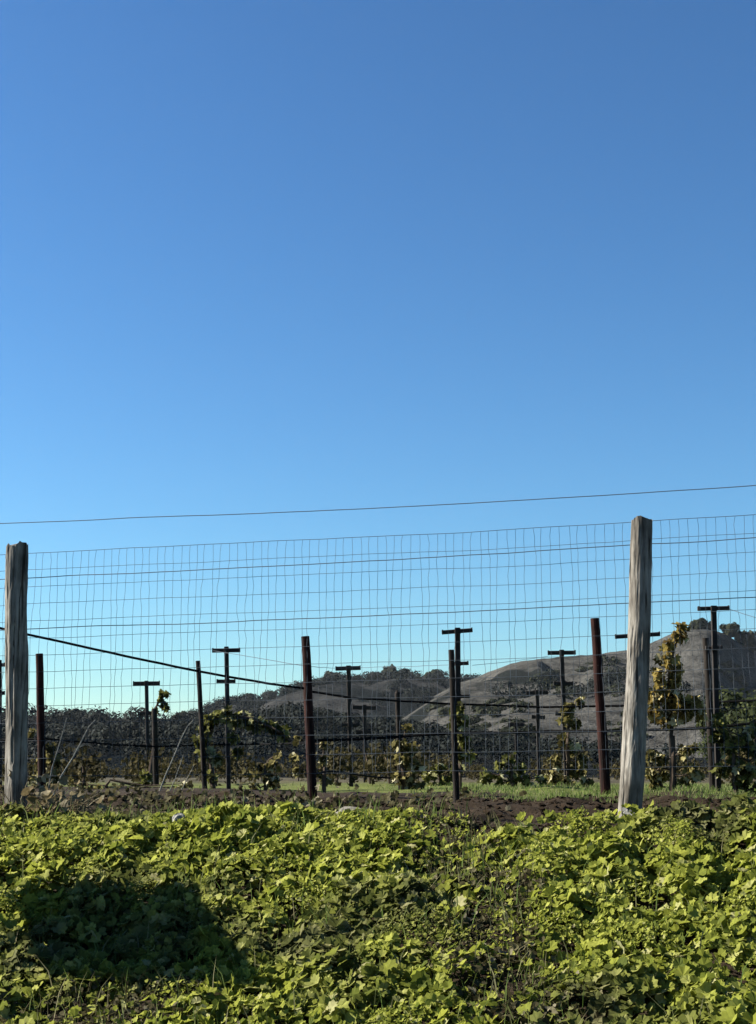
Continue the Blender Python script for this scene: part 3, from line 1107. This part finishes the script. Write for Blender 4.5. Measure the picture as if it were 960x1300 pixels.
vine(12.0, 412, [(411, 945, 4, 4), (411, 962, 5, 6), (408, 978, 6, 6), (413, 990, 5, 5), (376, 938, 5, 5), (374, 962, 6, 6), (377, 978, 6, 5)], M['vine_brown'],
     'thin pale-leaved vine close against the middle red-brown post', [(412, 985), (411, 965), (411, 945)], (6, 11), 1.0, 18)
vine(17.2, 188, [(204, 879, 4, 4), (212, 880, 3, 3), (203, 888, 3, 3), (211, 897, 4, 4), (184, 983, 6, 7), (190, 990, 7, 7), (186, 1000, 6, 6), (180, 995, 5, 4), (196, 902, 3, 3)], M['vine_green'],
     'thin green vine climbing to the leaves that dangle from the left trellis arm', [(190, 985), (196, 940), (197, 900), (204, 880)], (6, 10), 1.1, 19)
vine(11.6, 838, [(828, 958, 7, 7), (838, 965, 8, 8), (826, 980, 8, 8), (842, 985, 8, 7), (832, 998, 8, 7), (868, 955, 7, 6), (876, 975, 8, 8), (870, 995, 9, 9), (885, 985, 7, 6), (880, 950, 6, 5)], M['vine_brown'],
     'low brown vine between the sunlit wooden post and the short dark stake', [(838, 985), (836, 965)], (7, 12), 1.1, 20)
vine(16.0, 650, [(636, 972, 8, 7), (648, 962, 7, 6), (660, 975, 9, 8), (650, 988, 10, 9), (668, 990, 8, 7), (634, 990, 8, 7), (690, 990, 7, 6), (615, 985, 9, 7)], M['vine_green'],
     'dark low vine midway between the two right-hand trellis posts', [(650, 985), (648, 962)], (6, 11), 1.1, 21)
vine(15.0, 135, [(92, 990, 5, 4), (105, 1000, 8, 7), (125, 1004, 8, 7), (145, 1003, 9, 8), (165, 1006, 8, 7), (230, 1000, 8, 8), (216, 1004, 8, 7)], M['vine_brown'],
     'low dull-leaved vine spreading between the two left trellis posts', [(135, 1000), (140, 990)], (6, 11), 1.1, 22)
vine(18.0, 560, [(545, 985, 9, 8), (558, 975, 8, 7), (566, 990, 9, 8), (550, 998, 8, 7)], M['vine_green'],
     'small vine just left of the slim stake and three-armed post', [(560, 990), (557, 975)], (6, 11), 1.1, 23)
vine(14.0, 70, [(40, 930, 5, 4), (62, 950, 7, 7), (70, 965, 8, 8), (52, 970, 8, 7), (66, 985, 9, 8), (48, 990, 9, 8), (62, 1000, 8, 7)], M['vine_brown'],
     'dark withered vine behind the left red-brown end post', [(68, 985), (62, 955)], (6, 11), 1.2, 24)

# far rows of small vines: one per kind, then copies
protos = []
for k in range(4):
    r = random.Random(300 + k)
    t = empty('grapevine', (0, 0, 0), 'small far grapevine among the brown rows between the trellis and the hills', 'vine', 'vines of the far rows')
    tb = MB()
    tb.tube([(0, 0, -0.05), (0.03, 0.0, 0.2), (0.0, 0.02, 0.42)], [0.025, 0.02, 0.012], 6)
    for q in range(3):
        an = r.random() * 6.28
        tb.tube([(0.02, 0, 0.25), (0.15 * math.cos(an), 0.25 * math.sin(an), 0.42), (0.2 * math.cos(an), 0.4 * math.sin(an), 0.56)], [0.012, 0.009, 0.004], 5)
    tb.build('trunk', M['stem'], t)
    fo = MB()
    for q in range(170):
        d = Vector((r.gauss(0, 0.17), r.gauss(0, 0.34), 0.38 + r.gauss(0, 0.14)))
        d.z = max(0.03, d.z)
        leaf(fo, d, r.uniform(0.05, 0.1), Vector((r.gauss(0, 1), r.gauss(0, 1), r.gauss(0, 1) + 0.4)), Vector((r.gauss(0, 1), r.gauss(0, 1), -0.5)), GRAPE, 0.5, r)
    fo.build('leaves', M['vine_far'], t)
    protos.append(t)
r = random.Random(55)
spots = []
for row in range(-7, 8):
    Yv = 15.5 + 2 * r.random()
    while Yv < 62:
        x = row * 2.5 + 0.1 * Yv - 2.0 + r.gauss(0, 0.12)
        if abs(x) / Yv < 0.29 and r.random() < 0.92:
            spots.append((x, Yv))
        Yv += 2.1 + 0.03 * Yv
spots.sort(key=lambda s: s[1])
spots = spots[:160]
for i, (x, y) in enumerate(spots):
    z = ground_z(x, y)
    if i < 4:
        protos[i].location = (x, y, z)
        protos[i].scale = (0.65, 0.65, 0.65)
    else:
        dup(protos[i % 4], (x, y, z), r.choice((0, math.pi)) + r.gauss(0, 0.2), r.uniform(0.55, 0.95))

# ------------------------------------------------------------------ weeds on the bank


PLANTS = {}


def plant_at(ci, cj):
    """one plant per cell of a jittered grid"""
    k = (ci, cj)
    if k not in PLANTS:
        q = random.Random(ci * 7919 + cj * 104729)
        PLANTS[k] = ((ci + q.random()) * 0.21, (cj + q.random()) * 0.21, q.uniform(0.10, 0.19), q.uniform(0.04, 0.14), q.random())
    return PLANTS[k]


def weed_dome(x, y):
    """height of the plant cushions over the soil, and the way they slope"""
    ci, cj = math.floor(x / 0.21), math.floor(y / 0.21)
    best, g, sp = 0.0, (0, 0), 0.5
    for a in (-1, 0, 1):
        for b in (-1, 0, 1):
            px, py, pr, ph, kind = plant_at(ci + a, cj + b)
            dx, dy = x - px, y - py
            d2 = (dx * dx + dy * dy) / (pr * pr)
            if d2 < 1:
                h = ph * math.sqrt(1 - d2)
                if h > best:
                    best, g, sp = h, (dx / pr, dy / pr), kind
    return best, g, sp


def dry_patch(x, y):
    """thin dry growth: a strip down the bank in the middle and the left foot"""
    d = 0
    c = 0.48 - 0.08 * (y - 7.5) + 0.12 * fbm(x, y * 1.5, 31)
    d = max(d, 1 - abs(x - c) / 0.34)
    c2 = -1.25 + 0.2 * fbm(x * 2, y, 12)
    if y < 6.75:
        d = max(d, (1 - abs(x - c2) / 0.7) * sstep(6.8, 6.5, y) if y < 6.8 else 0)
    return max(0, min(1, d * 1.6))


def in_soil(x, y):
    """bare soil just in front of the fence line, left of the leaning post"""
    vv = y - fence_y(x)
    return vv > -0.42 - 0.25 * fbm(x * 2, y * 2, 41) and 0.5 < x < 1.42


wb = MB()
db = MB()
r = random.Random(99)
N = 62000
for i in range(N):
    x = r.uniform(-3.6, 3.6)
    vv = -3.3 + (3.25 + 0.25 * fbm(x * 2, 0, 6)) * r.random()
    y = fence_y(x) + vv
    if y < 5.2:
        continue
    if abs(x) > 2.3 and r.random() < 0.45:
        continue
    if in_soil(x, y) and r.random() < 0.9:
        continue
    if (x - 1.44) ** 2 + (y - 8.42) ** 2 < 0.03 and r.random() < 0.9:
        continue
    dp = dry_patch(x, y)
    h, gr, kind = weed_dome(x, y)
    if h < 0.02 and r.random() < 0.5:
        continue
    h = 0.025 + h * (1 + 0.5 * fbm(x * 0.9, y * 0.9, 20.0, 2))
    h *= 0.35 + 0.65 * sstep(0.05, -0.6, vv)
    # clumps: draw leaves to the middles of plants
    dens = 0.55 + 0.9 * fbm(x * 2.6, y * 2.6, 70, 3)
    if r.random() > dens + 0.45:
        continue
    u = r.random() ** 0.4
    z = ground_z(x, y) + h * u * (1 - 0.45 * dp)
    nr = Vector((r.gauss(0, 0.5) - 0.2 + 0.6 * gr[0], r.gauss(0, 0.5) - 0.3 + 0.6 * gr[1], 0.95 if r.random() < 0.75 else r.gauss(0, 0.6)))
    tip = Vector((r.gauss(0, 1), r.gauss(0, 1) - 0.4, r.gauss(0, 0.3)))
    size = r.uniform(0.013, 0.026) if kind < 0.12 else r.uniform(0.022, 0.044) if kind < 0.45 else r.uniform(0.03, 0.066) * (1.15 if r.random() < 0.2 else 1)
    if r.random() < dp * 0.75:
        leaf(db, Vector((x, y, z)), size * 0.75, nr, tip, HEART, 0.6, r)
    else:
        leaf(wb, Vector((x, y, z)), size, nr, tip, HEART if kind < 0.15 else MALLOW, 0.4, r)
        if kind < 0.15:
            for q in range(3):
                leaf(wb, Vector((x + r.gauss(0, 0.025), y + r.gauss(0, 0.025), z + r.gauss(0, 0.012))), size * r.uniform(0.7, 1.1), nr + Vector((r.gauss(0, 0.5), r.gauss(0, 0.5), 0)), Vector((r.gauss(0, 1), r.gauss(0, 1), 0)), HEART, 0.4, r)
tag(wb.build('weeds', M['weed']), 'bright green broad-leaved weeds covering the roadside bank', 'weeds', kind='stuff')


def blade(mb, p, h, lean, w, r):
    a = r.random() * 6.28
    s = Vector((math.cos(a), math.sin(a), 0)) * w
    top = p + lean + Vector((0, 0, h))
    mid = p + lean * 0.35 + Vector((0, 0, h * 0.6))
    n = len(mb.v)
    mb.v += [tuple(p - s), tuple(p + s), tuple(mid + s * 0.7), tuple(mid - s * 0.7), tuple(top)]
    mb.f += [(n, n + 1, n + 2, n + 3), (n + 3, n + 2, n + 4)]


# dry stems and withered leaves in the thin patches
for i in range(5000):
    x = r.uniform(-3, 3)
    y = fence_y(x) - 3.2 + 3.3 * r.random()
    if y < 5.2 or r.random() > 0.06 + dry_patch(x, y):
        continue
    p = Vector((x, y, ground_z(x, y)))
    blade(db, p, r.uniform(0.04, 0.15), Vector((r.gauss(0, 0.05), r.gauss(0, 0.05), 0)), r.uniform(0.002, 0.005), r)
for i in range(2300):
    x = r.uniform(-3.2, 0.9)
    vv = r.uniform(-0.1, 1.9)
    y = fence_y(x) + vv
    if fbm(x * 2.2, y * 2.2, 17, 3) + 0.25 - 0.3 * sstep(0.0, 0.9, x) < r.random() * 0.6:
        continue
    z = ground_z(x, y) + r.random() ** 1.5 * (0.09 if vv > 0.5 else 0.06)
    leaf(db, Vector((x, y, z)), r.uniform(0.02, 0.05), Vector((r.gauss(0, 1), r.gauss(0, 1) - 0.3, r.gauss(0, 0.7) + 0.5)), Vector((r.gauss(0, 1), r.gauss(0, 1), -0.2)), MALLOW, 0.5, r)
M['withered'] = leaf_mat('withered_leaf', [(0.0, (0.025, 0.023, 0.011)), (0.5, (0.055, 0.05, 0.024)), (0.85, (0.09, 0.082, 0.045)), (1.0, (0.17, 0.155, 0.11))], 0.3)
tag(db.build('dry_weeds', M['withered']), 'thin dull withered weeds between the green patches of the bank', 'weeds', kind='stuff')

# grass blades on the bank and on the vineyard floor
gb = MB()
for i in range(3200):
    x = r.uniform(-3.2, 3.2)
    y = fence_y(x) - 3.2 + 3.3 * r.random()
    if y < 5.2 or in_soil(x, y):
        continue
    p = Vector((x, y, ground_z(x, y)))
    blade(gb, p, r.uniform(0.08, 0.2), Vector((r.gauss(0, 0.06), r.gauss(0, 0.06), 0)), r.uniform(0.0015, 0.004), r)
for i in range(26000):
    y = 10.1 + 9 * r.random() ** 1.6
    x = r.uniform(-0.3, 0.3) * y
    vv = y - fence_y(x)
    if vv < 1.5 + 0.5 * fbm(x * 1.5, y, 3) + (0.5 if x < 0.3 else 0):
        continue
    if x < 0.6 and r.random() < 0.96 - 0.3 * sstep(-0.2, 0.6, x):
        continue
    p = Vector((x, y, ground_z(x, y) - 0.005))
    blade(gb, p, r.uniform(0.02, 0.055), Vector((r.gauss(0, 0.02), r.gauss(0, 0.02), 0)), r.uniform(0.002, 0.004), r)
tag(gb.build('grass', M['grass']), 'green grass among the weeds and on the vineyard floor', 'grass', kind='stuff')

# soil clods
cb = MB()


def lump(mb, c, s, r, flat=0.7):
    v = []
    ph = [(0, 0, 1)] + [(math.cos(a), math.sin(a), 0.45) for a in [k * 1.2566 + 0.2 for k in range(5)]] + \
         [(math.cos(a), math.sin(a), -0.45) for a in [k * 1.2566 + 0.8 for k in range(5)]] + [(0, 0, -1)]
    for (a, b, cc) in ph:
        q = r.uniform(0.45, 1.35) * s
        v.append((c.x + a * q, c.y + b * q, c.z + cc * q * flat))
    f = []
    for k in range(5):
        k2 = (k + 1) % 5
        f += [(0, 1 + k, 1 + k2), (1 + k, 6 + k, 1 + k2), (1 + k2, 6 + k, 6 + k2), (6 + k, 11, 6 + k2)]
    mb.raw(v, f)


for i in range(7000):
    x = r.uniform(-3.2, 3.2)
    vv = r.uniform(-0.45, 1.9)
    y = fence_y(x) + vv
    if vv < 0 and not in_soil(x, y):
        continue
    s = 0.005 + 0.02 * r.random() ** 3
    lump(cb, Vector((x, y, ground_z(x, y) + s * 0.2)), s, r)
tag(cb.build('soil_clods', M['soil_clod']), 'loose brown soil clods along the foot of the fence', 'soil', kind='stuff')

# ------------------------------------------------------------------ brush, stalks, stones
r = random.Random(21)
base = on_ground(40, 1040)
bp = MB()
for i in range(150):
    px = r.gauss(55, 34)
    Yb = r.uniform(9.05, 9.6)
    p0 = P(px, 1030, Yb)
    p0.z = ground_z(p0.x, p0.y)
    ln = r.uniform(0.08, 0.3)
    an = r.gauss(0.5, 0.7)
    d = Vector((math.sin(an), r.gauss(0, 0.4), abs(math.cos(an)) * 0.8)).normalized()
    bend = Vector((r.gauss(0, 0.05), r.gauss(0, 0.03), -0.03))
    bp.tube([p0, p0 + d * ln * 0.5, p0 + d * ln + bend], [0.004, 0.003, 0.0015], 4)
for i in range(190):
    p = P(r.gauss(50, 36), 1030, r.uniform(9.0, 9.5))
    p.z = ground_z(p.x, p.y) + r.uniform(0.01, 0.3) * r.random() + 0.01
    leaf(bp, p, r.uniform(0.03, 0.07), Vector((r.gauss(0, 1), r.gauss(0, 1) - 0.4, r.gauss(0, 1))), Vector((r.gauss(0, 1), r.gauss(0, 1), 0)), HEART, 0.8, r)
o = bp.build('brush_tangle', M['drygrass'])
tag(o, 'tangle of dry stems and leaves round the foot of the left wooden post', 'brush', kind='stuff')

DG = 'long pale dry stalks'


def stalk(pts, Y, rad, label):
    mb = MB()
    ps = [P(a, b, Y) for a, b in pts]
    ps[0].z = min(ps[0].z, ground_z(ps[0].x, ps[0].y) + 0.0)
    k = len(ps)
    mb.tube(ps, [rad * (1 - 0.5 * i / (k - 1)) for i in range(k)], 5)
    # a drooping blade at the lower joint
    o = mb.build('dry_stalk', M['straw'])
    return tag(o, label, 'stalk', DG)


stalk([(62, 1012), (78, 985), (92, 963), (104, 940), (113, 922), (121, 914)], 10.6, 0.0065, 'longest pale dry stalk curving up right of the left red-brown post')
stalk([(58, 1010), (66, 975), (74, 950), (81, 925), (85, 911)], 10.8, 0.005, 'pale dry stalk nearest the left red-brown post')
stalk([(200, 1012), (210, 985), (221, 960), (230, 938), (238, 922), (246, 914)], 11.4, 0.006, 'pale dry stalk between the left trellis post and the slim cable-crossed stake')
stalk([(212, 1012), (222, 990), (229, 970), (233, 958)], 11.6, 0.004, 'short faint dry stalk right of the stalk by the left trellis post')
stalk([(226, 1012), (234, 996), (242, 980), (246, 972)], 11.6, 0.004, 'shortest dry stalk beside the slim cable-crossed stake')


def stone(px, py, w, h, m, label, name, cat, seed, lift=0.0):
    r = random.Random(seed)
    p = on_ground(px, py)
    s = 1 / ppm(p.y)
    mb = MB()
    NS, NL = 14, 7
    for j in range(NL + 1):
        la = -math.pi / 2 + math.pi * j / NL
        for k in range(NS):
            an = 2 * math.pi * k / NS
            q = 1 + 0.25 * fbm(math.cos(an) + seed, math.sin(an), la, 3)
            mb.v.append((math.cos(an) * math.cos(la) * w * s * 0.5 * q, math.sin(an) * math.cos(la) * w * s * 0.4 * q, math.sin(la) * h * s * 0.55 * q))
    for j in range(NL):
        for k in range(NS):
            k2 = (k + 1) % NS
            mb.f.append((j * NS + k, j * NS + k2, (j + 1) * NS + k2, (j + 1) * NS + k))
    o = mb.build(name, m)
    o.location = p + Vector((0, 0, h * s * 0.3 + lift))
    o.rotation_euler = (r.gauss(0, 0.15), r.gauss(0, 0.2), r.random())
    return tag(o, label, cat)


stone(443, 1043, 40, 11, M['stone'], 'flat pale stone at the top of the bank below the middle trellis post', 'stone', 'stone', 2, 0.03)
stone(226, 1066, 20, 11, M['scrap'], 'whitish stone in the weeds above the dark shadow, left of a smaller one', 'stone', 'stone', 5, 0.10)
stone(248, 1072, 24, 9, M['stone'], 'dull pale stone in the weeds above the dark shadow, right of a whiter one', 'stone', 'stone', 7, 0.09)
# crumpled pale scrap at the leaning post's foot
mb = MB()
r = random.Random(3)
p = on_ground(804, 1046)
n = 9
for j in range(n):
    for i in range(n):
        u, w = i / (n - 1) - 0.5, j / (n - 1) - 0.5
        mb.v.append((u * 0.10 + r.gauss(0, 0.001), w * 0.09 + r.gauss(0, 0.001), 0.045 + 0.02 * fbm(u * 5, w * 5, 2, 3) + w * 0.05))
for j in range(n - 1):
    for i in range(n - 1):
        mb.f.append((j * n + i, j * n + i + 1, (j + 1) * n + i + 1, (j + 1) * n + i))
o = mb.build('litter_scrap', M['scrap'])
o.location = p + Vector((0, 0, 0.01))
md = o.modifiers.new('thickness', 'SOLIDIFY')
md.thickness = 0.003
tag(o, 'crumpled whitish scrap in the weeds at the foot of the leaning wooden post', 'litter')

# ------------------------------------------------------------------ road sign beside the road, left of the frame: it casts the dark shadow on the bank
XS = -3.0


def to_sign(px, py):
    g = on_ground(px, py + 32)
    g.z += 0.06
    t = (XS - g.x) / SUNV.x
    return g + SUNV * t


c = [to_sign(85, 1112), to_sign(340, 1126), to_sign(262, 1245), to_sign(-10, 1228)]
print('SIGN', [tuple(round(k, 2) for k in q) for q in c])
yA = (c[0].y + c[1].y) / 2
yB = (c[2].y + c[3].y) / 2
zB = (c[0].z + c[3].z) / 2
zT = (c[1].z + c[2].z) / 2
t = empty('road_sign', (XS, (yA + yB) / 2, 0), 'plain grey-backed road sign on a steel post left of the frame', 'sign')
base_z = ground_z(XS, (yA + yB) / 2)
t.location.z = base_z
yy = abs(yA - yB) / 2
mb = MB()
poly = []
rc = 0.04
for (sy, sz, a0) in ((1, 1, 0), (-1, 1, 90), (-1, -1, 180), (1, -1, 270)):
    for q in range(5):
        a = R(a0 + q * 22.5)
        poly.append((sy * (yy - rc) + rc * math.cos(a), (zT + zB) / 2 - base_z + sz * ((zT - zB) / 2 - rc) + rc * math.sin(a)))
k = len(poly)
mb.v = [(-0.0015, a, b) for a, b in poly] + [(0.0015, a, b) for a, b in poly]
mb.f = [tuple(reversed(range(k))), tuple(range(k, 2 * k))] + [(i, (i + 1) % k, k + (i + 1) % k, k + i) for i in range(k)]
mb.build('panel', M['galv'], t)
mb = MB()
mb.bar((0.028, 0, -0.4), (0.028, 0, zT - base_z - 0.03), 0.05, 0.05, Vector((0, 1, 0)))
mb.build('post', M['galv'], t)
mb = MB()
for hz in (zB + 0.1, zT - 0.1):
    mb.tube([(-0.01, 0, hz - base_z), (0.06, 0, hz - base_z)], 0.008, 8)
mb.build('bolt', M['galv'], t)

# ------------------------------------------------------------------ air
hm = bpy.data.materials.new('haze')
hm.use_nodes = True
hn = hm.node_tree.nodes
hn.remove(hn['Principled BSDF'])
pv = hn.new('ShaderNodeVolumePrincipled')
pv.inputs['Color'].default_value = (0.80, 0.90, 1.0, 1)
pv.inputs['Density'].default_value = 0.00005
pv.inputs['Anisotropy'].default_value = 0.3
hm.node_tree.links.new(pv.outputs[0], hn['Material Output'].inputs['Volume'])
mb = MB()
hv = [(x, y, z) for x in (-2600, 2600) for y in (-2600, 3100) for z in (-5, 80)]
mb.raw(hv, [(0, 1, 3, 2), (4, 6, 7, 5), (0, 4, 5, 1), (2, 3, 7, 6), (0, 2, 6, 4), (1, 5, 7, 3)])
tag(mb.build('haze', hm), 'thin blue air between the fence and the hills', 'haze', kind='stuff')
